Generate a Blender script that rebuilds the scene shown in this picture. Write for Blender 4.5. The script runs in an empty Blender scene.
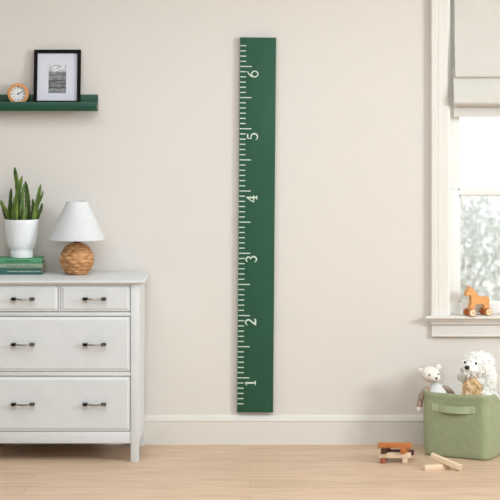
import bpy, bmesh, math, random
from mathutils import Vector, Matrix, Euler, noise
random.seed(7)
PI = math.pi
S = bpy.context.scene
COL = S.collection

# ------------------------------------------------------------------ camera, world, lights, exposure
cam_d = bpy.data.cameras.new('camera')
cam_d.sensor_width = 36.0
cam_d.lens = 134.97
cam_d.shift_y = -0.304
cam_d.clip_end = 200
cam_d.dof.use_dof = True
cam_d.dof.focus_distance = 8.95
cam_d.dof.aperture_fstop = 4.0
cam = bpy.data.objects.new('camera', cam_d)
cam.location = (0, -9.1, 1.68)
cam.rotation_euler = (PI / 2, 0, 0)
COL.objects.link(cam)
S.camera = cam

W = bpy.data.worlds.new('sky')
S.world = W
W.use_nodes = True
W.node_tree.nodes['Background'].inputs[0].default_value = (0.97, 0.985, 1.0, 1)
W.node_tree.nodes['Background'].inputs[1].default_value = 1.8

def area(name, loc, target, sx, sy, power, color):
    d = bpy.data.lights.new(name, 'AREA')
    d.shape = 'RECTANGLE'
    d.size = sx
    d.size_y = sy
    d.energy = power
    d.color = color
    o = bpy.data.objects.new(name, d)
    o.location = loc
    o.rotation_euler = (Vector(target) - Vector(loc)).to_track_quat('-Z', 'Y').to_euler()
    COL.objects.link(o)
    return o

area('key_light', (4.75, -3.6, 2.45), (0.3, 0, 1.0), 1.3, 1.2, 215, (0.815, 0.925, 1.0))  # unseen key light for the leftward shadows, set at an added opening
area('room_fill', (3.9, -7.6, 2.0), (-0.2, 0, 1.0), 1.6, 1.2, 42, (0.785, 0.915, 1.0))
area('ceiling_fill', (-0.3, -2.8, 2.70), (-0.3, -2.8, 0), 3.0, 3.2, 90, (0.785, 0.915, 1.0))

S.view_settings.view_transform = 'Standard'
S.view_settings.look = 'None'
S.view_settings.gamma = 1
S.view_settings.use_curve_mapping = False
S.view_settings.exposure = -0.11
S.cycles.max_bounces = 8
S.cycles.use_denoising = True

# ------------------------------------------------------------------ materials
def lin(c):
    r = []
    for v in c:
        v /= 255.0
        r.append(v / 12.92 if v <= 0.04045 else ((v + 0.055) / 1.055) ** 2.4)
    return (r[0], r[1], r[2], 1.0)

def mat(name, c, rough=0.6, c2=None, nscale=8, stretch=(1, 1, 1), bump=0.0, bscale=200, metal=0.0,
        spec=0.5, lo=0.35, hi=0.65, trans=0.0, detail=4, sheen=0.0):
    m = bpy.data.materials.new(name)
    m.use_nodes = True
    nt = m.node_tree
    b = nt.nodes['Principled BSDF']
    b.inputs['Roughness'].default_value = rough
    b.inputs['Metallic'].default_value = metal
    b.inputs['Specular IOR Level'].default_value = spec
    if sheen:
        b.inputs['Sheen Weight'].default_value = sheen
    tc = nt.nodes.new('ShaderNodeTexCoord')
    mp = nt.nodes.new('ShaderNodeMapping')
    mp.inputs['Scale'].default_value = stretch
    nt.links.new(tc.outputs['Object'], mp.inputs['Vector'])
    col_out = None
    n = nt.nodes.new('ShaderNodeTexNoise')
    n.inputs['Scale'].default_value = nscale
    n.inputs['Detail'].default_value = detail
    nt.links.new(mp.outputs['Vector'], n.inputs['Vector'])
    cr = nt.nodes.new('ShaderNodeValToRGB')
    cr.color_ramp.elements[0].position = lo
    cr.color_ramp.elements[1].position = hi
    a = lin(c)
    bcol = lin(c2) if c2 else tuple(min(1, v * 1.03) for v in a[:3]) + (1,)
    cr.color_ramp.elements[0].color = a
    cr.color_ramp.elements[1].color = bcol
    nt.links.new(n.outputs['Fac'], cr.inputs['Fac'])
    nt.links.new(cr.outputs['Color'], b.inputs['Base Color'])
    if bump:
        n2 = nt.nodes.new('ShaderNodeTexNoise')
        n2.inputs['Scale'].default_value = bscale
        n2.inputs['Detail'].default_value = 3
        nt.links.new(mp.outputs['Vector'], n2.inputs['Vector'])
        bp = nt.nodes.new('ShaderNodeBump')
        bp.inputs['Strength'].default_value = bump
        bp.inputs['Distance'].default_value = 0.002
        nt.links.new(n2.outputs['Fac'], bp.inputs['Height'])
        nt.links.new(bp.outputs['Normal'], b.inputs['Normal'])
    if trans:
        tl = nt.nodes.new('ShaderNodeBsdfTranslucent')
        nt.links.new(cr.outputs['Color'], tl.inputs['Color'])
        mx = nt.nodes.new('ShaderNodeMixShader')
        mx.inputs[0].default_value = trans
        out = nt.nodes['Material Output']
        nt.links.new(b.outputs[0], mx.inputs[1])
        nt.links.new(tl.outputs[0], mx.inputs[2])
        nt.links.new(mx.outputs[0], out.inputs['Surface'])
    return m

def woven(name, c, c2, freq=700, bump=0.25, trans=0.0, rough=0.85):
    """cloth: crossed thread waves"""
    m = mat(name, c, rough, c2, 30, trans=trans, sheen=0.15)
    nt = m.node_tree
    b = nt.nodes['Principled BSDF']
    tc = nt.nodes.new('ShaderNodeTexCoord')
    w1 = nt.nodes.new('ShaderNodeTexWave'); w1.bands_direction = 'Z'; w1.inputs['Scale'].default_value = freq / 6
    w2 = nt.nodes.new('ShaderNodeTexWave'); w2.bands_direction = 'X'; w2.inputs['Scale'].default_value = freq / 6
    ad = nt.nodes.new('ShaderNodeMath'); ad.operation = 'ADD'
    for w in (w1, w2):
        w.inputs['Distortion'].default_value = 1.0
        nt.links.new(tc.outputs['Object'], w.inputs['Vector'])
    nt.links.new(w1.outputs['Fac'], ad.inputs[0]); nt.links.new(w2.outputs['Fac'], ad.inputs[1])
    bp = nt.nodes.new('ShaderNodeBump'); bp.inputs['Strength'].default_value = bump
    bp.inputs['Distance'].default_value = 0.001
    nt.links.new(ad.outputs[0], bp.inputs['Height']); nt.links.new(bp.outputs['Normal'], b.inputs['Normal'])
    return m

def floor_material():
    m = bpy.data.materials.new('oak_planks')
    m.use_nodes = True
    nt = m.node_tree
    b = nt.nodes['Principled BSDF']
    tc = nt.nodes.new('ShaderNodeTexCoord')
    br = nt.nodes.new('ShaderNodeTexBrick')
    br.inputs['Scale'].default_value = 1.0
    br.inputs['Brick Width'].default_value = 2.6
    br.inputs['Row Height'].default_value = 0.145
    br.inputs['Mortar Size'].default_value = 0.0016
    br.inputs['Mortar Smooth'].default_value = 0.4
    br.offset = 0.37
    br.inputs['Color1'].default_value = lin((212, 181, 153))
    br.inputs['Color2'].default_value = lin((218, 188, 161))
    br.inputs['Mortar'].default_value = lin((190, 156, 126))
    nt.links.new(tc.outputs['Object'], br.inputs['Vector'])
    mp = nt.nodes.new('ShaderNodeMapping')
    mp.inputs['Scale'].default_value = (1.6, 26, 1)
    nt.links.new(tc.outputs['Object'], mp.inputs['Vector'])
    n = nt.nodes.new('ShaderNodeTexNoise')
    n.inputs['Scale'].default_value = 2.2
    n.inputs['Detail'].default_value = 7
    n.inputs['Distortion'].default_value = 0.6
    nt.links.new(mp.outputs['Vector'], n.inputs['Vector'])
    cr = nt.nodes.new('ShaderNodeValToRGB')
    cr.color_ramp.elements[0].position = 0.32
    cr.color_ramp.elements[0].color = (0.80, 0.76, 0.72, 1)
    cr.color_ramp.elements[1].position = 0.62
    cr.color_ramp.elements[1].color = (1.04, 1.04, 1.04, 1)
    nt.links.new(n.outputs['Fac'], cr.inputs['Fac'])
    mx = nt.nodes.new('ShaderNodeMix')
    mx.data_type = 'RGBA'
    mx.blend_type = 'MULTIPLY'
    mx.inputs[0].default_value = 1
    nt.links.new(br.outputs['Color'], mx.inputs[6])
    nt.links.new(cr.outputs['Color'], mx.inputs[7])
    nt.links.new(mx.outputs[2], b.inputs['Base Color'])
    b.inputs['Roughness'].default_value = 0.5
    b.inputs['Specular IOR Level'].default_value = 0.35
    return m

def photo_material():
    """black and white landscape print: pale sky, a dark tree line, bands of field"""
    m = bpy.data.materials.new('landscape_print')
    m.use_nodes = True
    nt = m.node_tree
    b = nt.nodes['Principled BSDF']
    b.inputs['Roughness'].default_value = 0.5
    tc = nt.nodes.new('ShaderNodeTexCoord')
    sp = nt.nodes.new('ShaderNodeSeparateXYZ')
    nt.links.new(tc.outputs['Generated'], sp.inputs[0])
    mp = nt.nodes.new('ShaderNodeMapping'); mp.inputs['Scale'].default_value = (2.2, 1, 9)
    nt.links.new(tc.outputs['Generated'], mp.inputs['Vector'])
    n = nt.nodes.new('ShaderNodeTexNoise'); n.inputs['Scale'].default_value = 2.0; n.inputs['Detail'].default_value = 6
    nt.links.new(mp.outputs['Vector'], n.inputs['Vector'])
    n3 = nt.nodes.new('ShaderNodeTexNoise'); n3.inputs['Scale'].default_value = 3.3; n3.inputs['Detail'].default_value = 5
    nt.links.new(tc.outputs['Generated'], n3.inputs['Vector'])
    # height + wobble -> grey bands
    wob = nt.nodes.new('ShaderNodeMath'); wob.operation = 'MULTIPLY_ADD'
    nt.links.new(n3.outputs['Fac'], wob.inputs[0]); wob.inputs[1].default_value = 0.16
    nt.links.new(sp.outputs['Z'], wob.inputs[2])
    cr = nt.nodes.new('ShaderNodeValToRGB')
    e = cr.color_ramp.elements
    e[0].position = 0.0; e[0].color = (.20, .20, .21, 1)
    e[1].position = 1.0; e[1].color = (.74, .74, .78, 1)
    for p, v in ((.10, .24), (.25, .30), (.30, .02), (.335, .30), (.42, .12), (.48, .26), (.515, .03), (.55, .25), (.68, .30), (.74, .13), (.78, .28), (.83, .30), (.87, .74)):
        q = e.new(p); q.color = (v, v, v * 1.03, 1)
    nt.links.new(wob.outputs[0], cr.inputs['Fac'])
    cr2 = nt.nodes.new('ShaderNodeValToRGB')
    cr2.color_ramp.elements[0].position = .35; cr2.color_ramp.elements[0].color = (.45, .45, .45, 1)
    cr2.color_ramp.elements[1].position = .62; cr2.color_ramp.elements[1].color = (1.15, 1.15, 1.15, 1)
    nt.links.new(n.outputs['Fac'], cr2.inputs['Fac'])
    mx = nt.nodes.new('ShaderNodeMix'); mx.data_type = 'RGBA'; mx.blend_type = 'MULTIPLY'; mx.inputs[0].default_value = 1
    nt.links.new(cr.outputs['Color'], mx.inputs[6]); nt.links.new(cr2.outputs['Color'], mx.inputs[7])
    nt.links.new(mx.outputs[2], b.inputs['Base Color'])
    return m

def glass_material():
    m = bpy.data.materials.new('window_glass')
    m.use_nodes = True
    nt = m.node_tree
    nt.nodes.remove(nt.nodes['Principled BSDF'])
    t = nt.nodes.new('ShaderNodeBsdfTransparent'); t.inputs[0].default_value = (.97, .98, .98, 1)
    g = nt.nodes.new('ShaderNodeBsdfGlossy'); g.inputs['Roughness'].default_value = 0.02
    f = nt.nodes.new('ShaderNodeFresnel'); f.inputs[0].default_value = 1.45
    mx = nt.nodes.new('ShaderNodeMixShader')
    nt.links.new(f.outputs[0], mx.inputs[0]); nt.links.new(t.outputs[0], mx.inputs[1]); nt.links.new(g.outputs[0], mx.inputs[2])
    nt.links.new(mx.outputs[0], nt.nodes['Material Output'].inputs['Surface'])
    return m

M = dict(
    wall=mat('cream_wall_paint', (227, 219, 211), 0.9, (228, 220, 212), 3, bump=0.08, bscale=350),
    wall2=mat('dim_bounce_grey', (168, 168, 168), 0.9),  # unseen walls greyed only to cut bounced light
    ceiling=mat('ceiling_paint', (236, 232, 225), 0.9),
    trim=mat('trim_paint', (231, 226, 218), 0.5, (233, 228, 220), 5, spec=0.3),
    base=mat('baseboard_paint', (226, 220, 211), 0.5, (229, 223, 214), 5, spec=0.4),
    sash=mat('sash_paint', (243, 241, 236), 0.5, (245, 243, 238), 5, spec=0.3),
    floor=floor_material(),
    glass=glass_material(),
    shade=woven('shade_linen', (227, 222, 213), (230, 225, 217), 900, 0.12, trans=0.10),
    piping=mat('shade_hem_thread', (205, 186, 164), 0.9),
    dresser=mat('dresser_paint', (222, 222, 221), 0.5, (225, 225, 224), 20, spec=0.4, bump=0.05, bscale=300),
    inside=mat('drawer_gap', (120, 118, 114), 0.9),
    bronze=mat('dark_bronze', (38, 36, 34), 0.28, (52, 48, 45), 40, metal=0.85),
    steel=mat('worn_steel', (150, 146, 140), 0.22, (176, 170, 162), 60, metal=1.0),
    green=mat('green_painted_wood', (36, 82, 60), 0.6, (39, 86, 63), 6, (1, 1, 1), bump=0.1, bscale=300, spec=0.35),
    shelfgreen=mat('deep_green_lacquer', (20, 68, 50), 0.4, (24, 74, 55), 6, spec=0.4),
    cream=mat('cream_ink', (226, 234, 218), 0.7, (196, 216, 196), 160),
    black=mat('black_frame_wood', (18, 16, 15), 0.7, (24, 22, 20), 30, spec=.12),
    mat_=mat('picture_mat_board', (221, 219, 228), 0.9),
    print_=photo_material(),
    clockwood=mat('clock_beech', (212, 146, 90), 0.5, (222, 160, 104), 12, (1, 1, 6)),
    clockface=mat('clock_dial', (232, 233, 232), 0.6),
    ink=mat('black_ink', (30, 32, 36), 0.6),
    ceramic=mat('white_ceramic', (238, 238, 238), 0.32, (240, 240, 240), 5),
    soil=mat('potting_soil', (52, 40, 30), 0.95, (30, 24, 18), 60, bump=0.6, bscale=120),
    cactus=mat('cactus_green', (64, 94, 30), 0.5, (134, 156, 70), 26, (1, 1, .35), lo=.4, hi=.72, spec=.4),
    cactus2=mat('cactus_dark_green', (44, 64, 26), 0.55, (80, 102, 44), 26, (1, 1, .35), spec=.4),
    spine=mat('cactus_spine', (120, 110, 60), 0.8),
    wicker=mat('woven_rattan', (170, 114, 68), 0.6, (222, 168, 114), 24, (1, 1, 3), lo=.36, hi=.64),
    shadecloth=woven('white_lampshade_cloth', (243, 243, 243), (245, 245, 245), 900, 0.08, trans=0.25),
    book1=mat('green_book_cloth', (82, 148, 104), 0.75, (90, 158, 112), 40),
    book2=mat('olive_book_cloth', (142, 156, 132), 0.75, (152, 166, 140), 40),
    book3=mat('teal_book_cloth', (52, 98, 94), 0.75, (60, 108, 102), 40),
    page=mat('book_pages', (216, 200, 170), 0.9, (190, 170, 136), 60, (1, 1, 30)),
    bookend=mat('worn_cover_edge', (150, 104, 76), 0.8),
    gold=mat('faded_title_ink', (196, 200, 170), 0.6),
    darkink=mat('dark_title_ink', (26, 74, 48), 0.7),
    horse=mat('orange_beech', (222, 152, 84), 0.45, (234, 170, 104), 14, (1, 1, 5)),
    wheel=mat('pale_maple', (238, 212, 176), 0.5, (230, 200, 160), 20),
    axle=mat('brown_peg_wood', (190, 126, 72), 0.5),
    bin=woven('sage_canvas', (155, 164, 126), (163, 171, 134), 420, 0.5),
    binlight=woven('sage_webbing', (172, 184, 145), (180, 192, 154), 500, 0.4),
    stitch=mat('pale_stitching', (214, 220, 192), 0.9),
    plush=mat('cream_plush', (240, 231, 218), 0.95, (246, 238, 227), 60, bump=.6, bscale=500, sheen=.4),
    plushtan=mat('tan_plush', (224, 190, 152), 0.95, (232, 202, 168), 60, bump=.6, bscale=500, sheen=.4),
    taupe=mat('taupe_sleeve_knit', (166, 142, 124), 0.95, (178, 154, 136), 60, bump=.6, bscale=300),
    shirt=mat('white_cotton', (240, 236, 234), 0.9, (244, 241, 238), 40, bump=.4, bscale=300),
    fur=mat('cream_fur', (254, 250, 243), 0.9, (255, 253, 248), 60, spec=.1),
    furshaded=mat('shaded_tan_fur', (218, 176, 124), 0.95, (242, 216, 178), 60, spec=.1),  # cream fur again, with the chest's shade painted in as tan
    nose=mat('black_plastic', (18, 16, 16), 0.25),
    thread=mat('dark_thread', (74, 54, 50), 0.7),
    w_orange=mat('orange_hardwood', (184, 108, 56), 0.5, (198, 122, 68), 20, (1, 8, 8)),
    w_red=mat('reddish_hardwood', (150, 78, 48), 0.5, (168, 92, 58), 20, (1, 8, 8)),
    w_dark=mat('dark_walnut', (70, 36, 30), 0.5, (88, 48, 38), 20, (1, 8, 8)),
    w_pale=mat('pale_maple_block', (232, 204, 170), 0.5, (240, 216, 186), 20, (1, 8, 8)),
    leaf=mat('overexposed_leaves', (208, 212, 206), 0.8, (232, 234, 230), 6, trans=.3),  # leaves and bark paled to paint in overexposure and haze
    leafpale=mat('overexposed_pale_leaves', (238, 238, 226), 0.8, (244, 244, 240), 6, trans=.3),
    bark=mat('overexposed_bark', (186, 180, 170), 0.9, (200, 194, 184), 20),
    gravel=mat('pale_gravel', (214, 212, 204), 0.95, (232, 230, 224), 30),
    backdrop=mat('overexposed_white', (250, 250, 250), 0.95, (252, 252, 252), 30),
)

# ------------------------------------------------------------------ mesh helpers
def smooth(me, ang=35):
    for p in me.polygons:
        p.use_smooth = True
    try:
        me.set_sharp_from_angle(angle=math.radians(ang))
    except Exception:
        pass

def build(name, bm, m, parent=None, ang=35, sm=True):
    bmesh.ops.recalc_face_normals(bm, faces=bm.faces)
    me = bpy.data.meshes.new(name)
    bm.to_mesh(me)
    bm.free()
    if sm:
        smooth(me, ang)
    o = bpy.data.objects.new(name, me)
    me.materials.append(m)
    COL.objects.link(o)
    if parent:
        o.parent = parent
    return o

def tag(o, label=None, cat=None, group=None, kind=None):
    if label: o['label'] = label
    if cat: o['category'] = cat
    if group: o['group'] = group
    if kind: o['kind'] = kind
    return o

def thing(name, label, cat, loc=(0, 0, 0), rz=0, group=None):
    o = bpy.data.objects.new(name, None)
    o.empty_display_size = 0.05
    COL.objects.link(o)
    o.location = loc
    o.rotation_euler = (0, 0, rz)
    return tag(o, label, cat, group)

def box(bm, x0, x1, y0, y1, z0, z1, bev=0.0, seg=2, M4=None):
    ret = bmesh.ops.create_cube(bm, size=1)
    vs = ret['verts']
    for v in vs:
        v.co = Vector(((x0 + x1) / 2 + v.co.x * (x1 - x0), (y0 + y1) / 2 + v.co.y * (y1 - y0), (z0 + z1) / 2 + v.co.z * (z1 - z0)))
    if bev > 0:
        es = list({e for v in vs for e in v.link_edges})
        r = bmesh.ops.bevel(bm, geom=es, offset=bev, segments=seg, affect='EDGES', profile=0.5)
        vs = list({v for f in r['faces'] for v in f.verts} | {v for v in vs if v.is_valid})
    if M4 is not None:
        for v in vs:
            v.co = M4 @ v.co
    return vs

def prism_x(bm, prof, x0, x1, cut0=0.0, cut1=0.0):
    """profile (y, z) swept along X; cut*: mitre per unit of y"""
    a = [bm.verts.new((x0 + cut0 * y, y, z)) for y, z in prof]
    b = [bm.verts.new((x1 + cut1 * y, y, z)) for y, z in prof]
    n = len(prof)
    for i in range(n):
        j = (i + 1) % n
        bm.faces.new((a[i], a[j], b[j], b[i]))
    bm.faces.new(a)
    bm.faces.new(b[::-1])

def prism_z(bm, prof, z0, z1):
    a = [bm.verts.new((x, y, z0)) for x, y in prof]
    b = [bm.verts.new((x, y, z1)) for x, y in prof]
    n = len(prof)
    for i in range(n):
        j = (i + 1) % n
        bm.faces.new((a[i], a[j], b[j], b[i]))
    bm.faces.new(a)
    bm.faces.new(b[::-1])

def prism_y(bm, prof, y0, y1, bev=0.0, seg=2):
    """outline (x, z) given thickness along Y"""
    a = [bm.verts.new((x, y0, z)) for x, z in prof]
    b = [bm.verts.new((x, y1, z)) for x, z in prof]
    n = len(prof)
    for i in range(n):
        j = (i + 1) % n
        bm.faces.new((a[i], a[j], b[j], b[i]))
    f1 = bm.faces.new(a)
    f2 = bm.faces.new(b[::-1])
    if bev:
        es = list(set(f1.edges) | set(f2.edges))
        bmesh.ops.bevel(bm, geom=es, offset=bev, segments=seg, affect='EDGES', profile=0.5)
        bmesh.ops.triangulate(bm, faces=[f for f in bm.faces if len(f.verts) > 4])

def lathe(bm, prof, n=48, center=(0, 0, 0), fn=None):
    rings = []
    for k, (r, z) in enumerate(prof):
        if r < 1e-6:
            rings.append([bm.verts.new((center[0], center[1], center[2] + z))])
        else:
            ring = []
            for i in range(n):
                a = 2 * PI * i / n
                rr = r + (fn(a, k) if fn else 0)
                ring.append(bm.verts.new((center[0] + rr * math.cos(a), center[1] + rr * math.sin(a), center[2] + z)))
            rings.append(ring)
    for p, q in zip(rings, rings[1:]):
        if len(p) == 1 and len(q) == 1:
            continue
        for i in range(n):
            j = (i + 1) % n
            if len(p) == 1:
                bm.faces.new((p[0], q[j], q[i]))
            elif len(q) == 1:
                bm.faces.new((p[i], p[j], q[0]))
            else:
                bm.faces.new((p[i], p[j], q[j], q[i]))

def tube(bm, pts, rad, n=10, caps=True):
    pts = [Vector(p) for p in pts]
    if not hasattr(rad, '__len__'):
        rad = [rad] * len(pts)
    rings = []
    ref = Vector((0, 0, 1))
    for i, p in enumerate(pts):
        d = (pts[min(i + 1, len(pts) - 1)] - pts[max(i - 1, 0)]).normalized()
        r0 = ref if abs(d.dot(ref)) < 0.95 else Vector((0, 1, 0))
        u = d.cross(r0).normalized()
        v = d.cross(u).normalized()
        rings.append([bm.verts.new(p + (u * math.cos(2 * PI * k / n) + v * math.sin(2 * PI * k / n)) * rad[i]) for k in range(n)])
    for a, b in zip(rings, rings[1:]):
        for k in range(n):
            l = (k + 1) % n
            bm.faces.new((a[k], a[l], b[l], b[k]))
    if caps:
        bm.faces.new(rings[0])
        bm.faces.new(rings[-1][::-1])

def ball(bm, c, r, seg=24, rot=None):
    if not hasattr(r, '__len__'):
        r = (r, r, r)
    ret = bmesh.ops.create_uvsphere(bm, u_segments=seg, v_segments=max(8, seg * 2 // 3), radius=1)
    R = Euler(rot).to_matrix() if rot else Matrix.Identity(3)
    for v in ret['verts']:
        v.co = Vector(c) + R @ Vector((v.co.x * r[0], v.co.y * r[1], v.co.z * r[2]))
    return ret['verts']

def catmull(pts, sub=8):
    P = [Vector(p) for p in pts]
    P = [2 * P[0] - P[1]] + P + [2 * P[-1] - P[-2]]
    out = []
    for i in range(1, len(P) - 2):
        for k in range(sub):
            t = k / sub
            out.append(0.5 * ((2 * P[i]) + (-P[i - 1] + P[i + 1]) * t + (2 * P[i - 1] - 5 * P[i] + 4 * P[i + 1] - P[i + 2]) * t * t
                              + (-P[i - 1] + 3 * P[i] - 3 * P[i + 1] + P[i + 2]) * t ** 3))
    out.append(P[-2])
    return out

def remesh_blob(name, bm, m, parent, voxel=0.006, it=6):
    """fuse overlapping lumps into one continuous skin"""
    o = build(name, bm, m, None)
    md = o.modifiers.new('r', 'REMESH')
    md.mode = 'VOXEL'
    md.voxel_size = voxel
    s = o.modifiers.new('s', 'SMOOTH')
    s.iterations = it
    s.factor = 0.5
    bpy.context.view_layer.update()
    dg = bpy.context.evaluated_depsgraph_get()
    me = bpy.data.meshes.new_from_object(o.evaluated_get(dg))
    o.modifiers.clear()
    o.data = me
    me.name = name
    if not me.materials:
        me.materials.append(m)
    for p in me.polygons:
        p.use_smooth = True
    o.parent = parent
    return o

def strands(name, src, m, parent, count, length, width, droop=0.5, lie=0.6, keep=None, seed=1):
    """short curved locks of fur growing from a surface"""
    rnd = random.Random(seed)
    bm = bmesh.new()
    polys = list(src.data.polygons)
    vs = src.data.vertices
    cum = []
    t = 0
    for p in polys:
        t += p.area
        cum.append(t)
    import bisect
    made = 0
    tries = 0
    while made < count and tries < count * 6:
        tries += 1
        p = polys[min(bisect.bisect(cum, rnd.random() * t), len(polys) - 1)]
        idx = list(p.vertices)
        a, b, c = (vs[i].co for i in rnd.sample(idx, 3)) if len(idx) > 2 else (p.center,) * 3
        u, v = rnd.random(), rnd.random()
        if u + v > 1:
            u, v = 1 - u, 1 - v
        pos = a + (b - a) * u + (c - a) * v
        if keep and not keep(pos):
            continue
        nrm = p.normal.copy()
        d = (nrm * (1 - lie) + Vector((rnd.uniform(-.5, .5), rnd.uniform(-.5, .5), -droop + rnd.uniform(-.4, .4))) * lie).normalized()
        L = length * rnd.uniform(.6, 1.25)
        side = d.cross(Vector((rnd.uniform(-1, 1), rnd.uniform(-1, 1), rnd.uniform(-1, 1)))).normalized() * width * rnd.uniform(.7, 1.3)
        sd2 = d.cross(side).normalized() * side.length
        p0 = pos - nrm * .002
        p1 = pos + d * L * .5
        p2 = pos + d * L + Vector((0, 0, -droop * L * .35))
        r0 = [bm.verts.new(p0 + s) for s in (side, -side * .5 + sd2 * .87, -side * .5 - sd2 * .87)]
        r1 = [bm.verts.new(p1 + s * .7) for s in (side, -side * .5 + sd2 * .87, -side * .5 - sd2 * .87)]
        tip = bm.verts.new(p2)
        for k in range(3):
            l = (k + 1) % 3
            bm.faces.new((r0[k], r0[l], r1[l], r1[k]))
            bm.faces.new((r1[k], r1[l], tip))
        made += 1
    return build(name, bm, m, parent, sm=False)

# ------------------------------------------------------------------ the room
XL, XR, YF, ZC = -2.8, 4.9, -10.4, 2.75
OX0, OX1, OZ0, OZ1 = 0.960, 1.960, 0.600, 2.30       # opening of the window in the back wall
WT = 0.16

bm = bmesh.new(); box(bm, XL - .15, XR + .15, YF - .15, WT, -.12, 0); tag(build('floor', bm, M['floor'], sm=False), kind='structure')
bm = bmesh.new(); box(bm, XL - .15, XR + .15, YF - .15, WT, ZC, ZC + .12); tag(build('ceiling', bm, M['ceiling'], sm=False), kind='structure')
bm = bmesh.new()
box(bm, XL - .15, OX0, 0, WT, 0, ZC); box(bm, OX1, XR + .15, 0, WT, 0, ZC)
box(bm, OX0, OX1, 0, WT, 0, OZ0); box(bm, OX0, OX1, 0, WT, OZ1, ZC)
tag(build('wall_back', bm, M['wall'], sm=False), kind='structure')
bm = bmesh.new(); box(bm, XL - .15, XL, YF, 0, 0, ZC); tag(build('wall_left', bm, M['wall2'], sm=False), kind='structure')
bm = bmesh.new(); box(bm, XL, XR, YF - .15, YF, 0, ZC); tag(build('wall_front', bm, M['wall2'], sm=False), kind='structure')
# right wall, out of view, with an opening added for the key light
RY0, RY1, RZ0, RZ1 = -4.0, -2.6, 1.45, 2.70
bm = bmesh.new()
box(bm, XR, XR + .15, YF, RY0, 0, ZC); box(bm, XR, XR + .15, RY1, 0, 0, ZC)
box(bm, XR, XR + .15, RY0, RY1, 0, RZ0); box(bm, XR, XR + .15, RY0, RY1, RZ1, ZC)
tag(build('wall_right', bm, M['wall'], sm=False), kind='structure')

# baseboards with a moulded cap
bb = [(0, 0), (-.016, 0), (-.016, .112), (-.0185, .114), (-.0185, .118), (-.015, .122), (-.0135, .129), (-.010, .136), (-.006, .141), (0, .142)]
bm = bmesh.new(); prism_x(bm, bb, XL, XR); tag(build('baseboard_back', bm, M['base'], ang=25), kind='structure')
for nm, x, sg in (('baseboard_left', XL, 1), ('baseboard_right', XR, -1)):
    bm = bmesh.new()
    box(bm, min(x, x + sg * .016), max(x, x + sg * .016), YF, -.02, 0, .14, .003)
    tag(build(nm, bm, M['base']), kind='structure')

# the window in the back wall
wroot = bpy.data.objects.new('window_1', None); COL.objects.link(wroot); tag(wroot, kind='structure')
CW = .0846
def casing_prof(x_in, sg):
    # from the inner edge outward (sg = -1 goes left): reveal bead, flat, back band
    return [(x_in, 0), (x_in, -.017), (x_in + sg * .004, -.020), (x_in + sg * .045, -.023), (x_in + sg * .050, -.021), (x_in + sg * .053, -.021),
            (x_in + sg * .055, -.030), (x_in + sg * .060, -.036), (x_in + sg * .080, -.036), (x_in + sg * CW, -.032), (x_in + sg * CW, 0)]
bm = bmesh.new(); prism_z(bm, casing_prof(OX0, -1), .620, OZ1 + CW); build('window_casing', bm, M['trim'], wroot, 20)
bm = bmesh.new(); prism_z(bm, casing_prof(OX1, 1), .620, OZ1 + CW); build('window_casing', bm, M['trim'], wroot, 20)
bm = bmesh.new()
hp = [(y, OZ1 + (OX0 - x)) for x, y in casing_prof(OX0, -1)]
prism_x(bm, hp, OX0, OX1); build('window_casing', bm, M['trim'], wroot, 20)
# stool with a rounded nose and cove, bead, apron
bm = bmesh.new()
nose = [(.09, .6265), (-.058, .6265), (-.062, .6245), (-.0635, .620), (-.062, .6155), (-.056, .6135), (-.050, .611), (-.044, .604), (-.040, .598), (-.036, .596), (0.0, .596), (.09, .596)]
prism_x(bm, nose, .846, 2.086, cut0=0, cut1=0)
# clip the cove at the ends by tapering end verts inward
for v in bm.verts:
    t = max(0, (.6145 - v.co.z)) / .0185
    if v.co.x < 1: v.co.x += .024 * t
    else: v.co.x -= .024 * t
    if v.co.y > 0.001:
        v.co.x = max(OX0, min(OX1, v.co.x))
build('window_stool', bm, M['trim'], wroot, 30)
bm = bmesh.new()
box(bm, .872, 2.060, -.034, 0, .584, .596, .004, 3)
box(bm, .8795, 2.0525, -.020, 0, .530, .586, .002)
box(bm, .8795, 2.0525, -.026, 0, .524, .534, .003)
build('window_apron', bm, M['trim'], wroot)
# jamb liners
bm = bmesh.new()
box(bm, OX0, OX0 + .012, .0, WT, .6265, OZ1); box(bm, OX1 - .012, OX1, .0, WT, .6265, OZ1); box(bm, OX0, OX1, 0, WT, OZ1 - .012, OZ1)
box(bm, OX0, OX1, .09, WT + .03, .60, .632)
build('window_jamb', bm, M['sash'], wroot)
def sash(y0, y1, z0, z1, rb, rt, name):
    x0, x1 = OX0 + .013, OX1 - .013
    st = .0455
    bm = bmesh.new()
    box(bm, x0, x0 + st, y0, y1, z0, z1, .002); box(bm, x1 - st, x1, y0, y1, z0, z1, .002)
    box(bm, x0 + st, x1 - st, y0, y1, z0, z0 + rb, .002); box(bm, x0 + st, x1 - st, y0, y1, z1 - rt, z1, .002)
    # glazing bead, set back inside the sash
    g = .007
    box(bm, x0 + st, x0 + st + g, y0 + .008, y1 - .006, z0 + rb, z1 - rt); box(bm, x1 - st - g, x1 - st, y0 + .008, y1 - .006, z0 + rb, z1 - rt)
    box(bm, x0 + st, x1 - st, y0 + .008, y1 - .006, z0 + rb, z0 + rb + g); box(bm, x0 + st, x1 - st, y0 + .008, y1 - .006, z1 - rt - g, z1 - rt)
    s = build('window_sash', bm, M['sash'], wroot)
    bm = bmesh.new()
    ym = (y0 + y1) / 2
    box(bm, x0 + st + .001, x1 - st - .001, ym - .002, ym + .002, z0 + rb, z1 - rt)
    build('window_pane', bm, M['glass'], s, sm=False)
sash(.030, .064, .632, 1.232, .052, .026, 'lower')
sash(.068, .102, 1.204, 2.286, .026, .05, 'upper')

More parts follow.
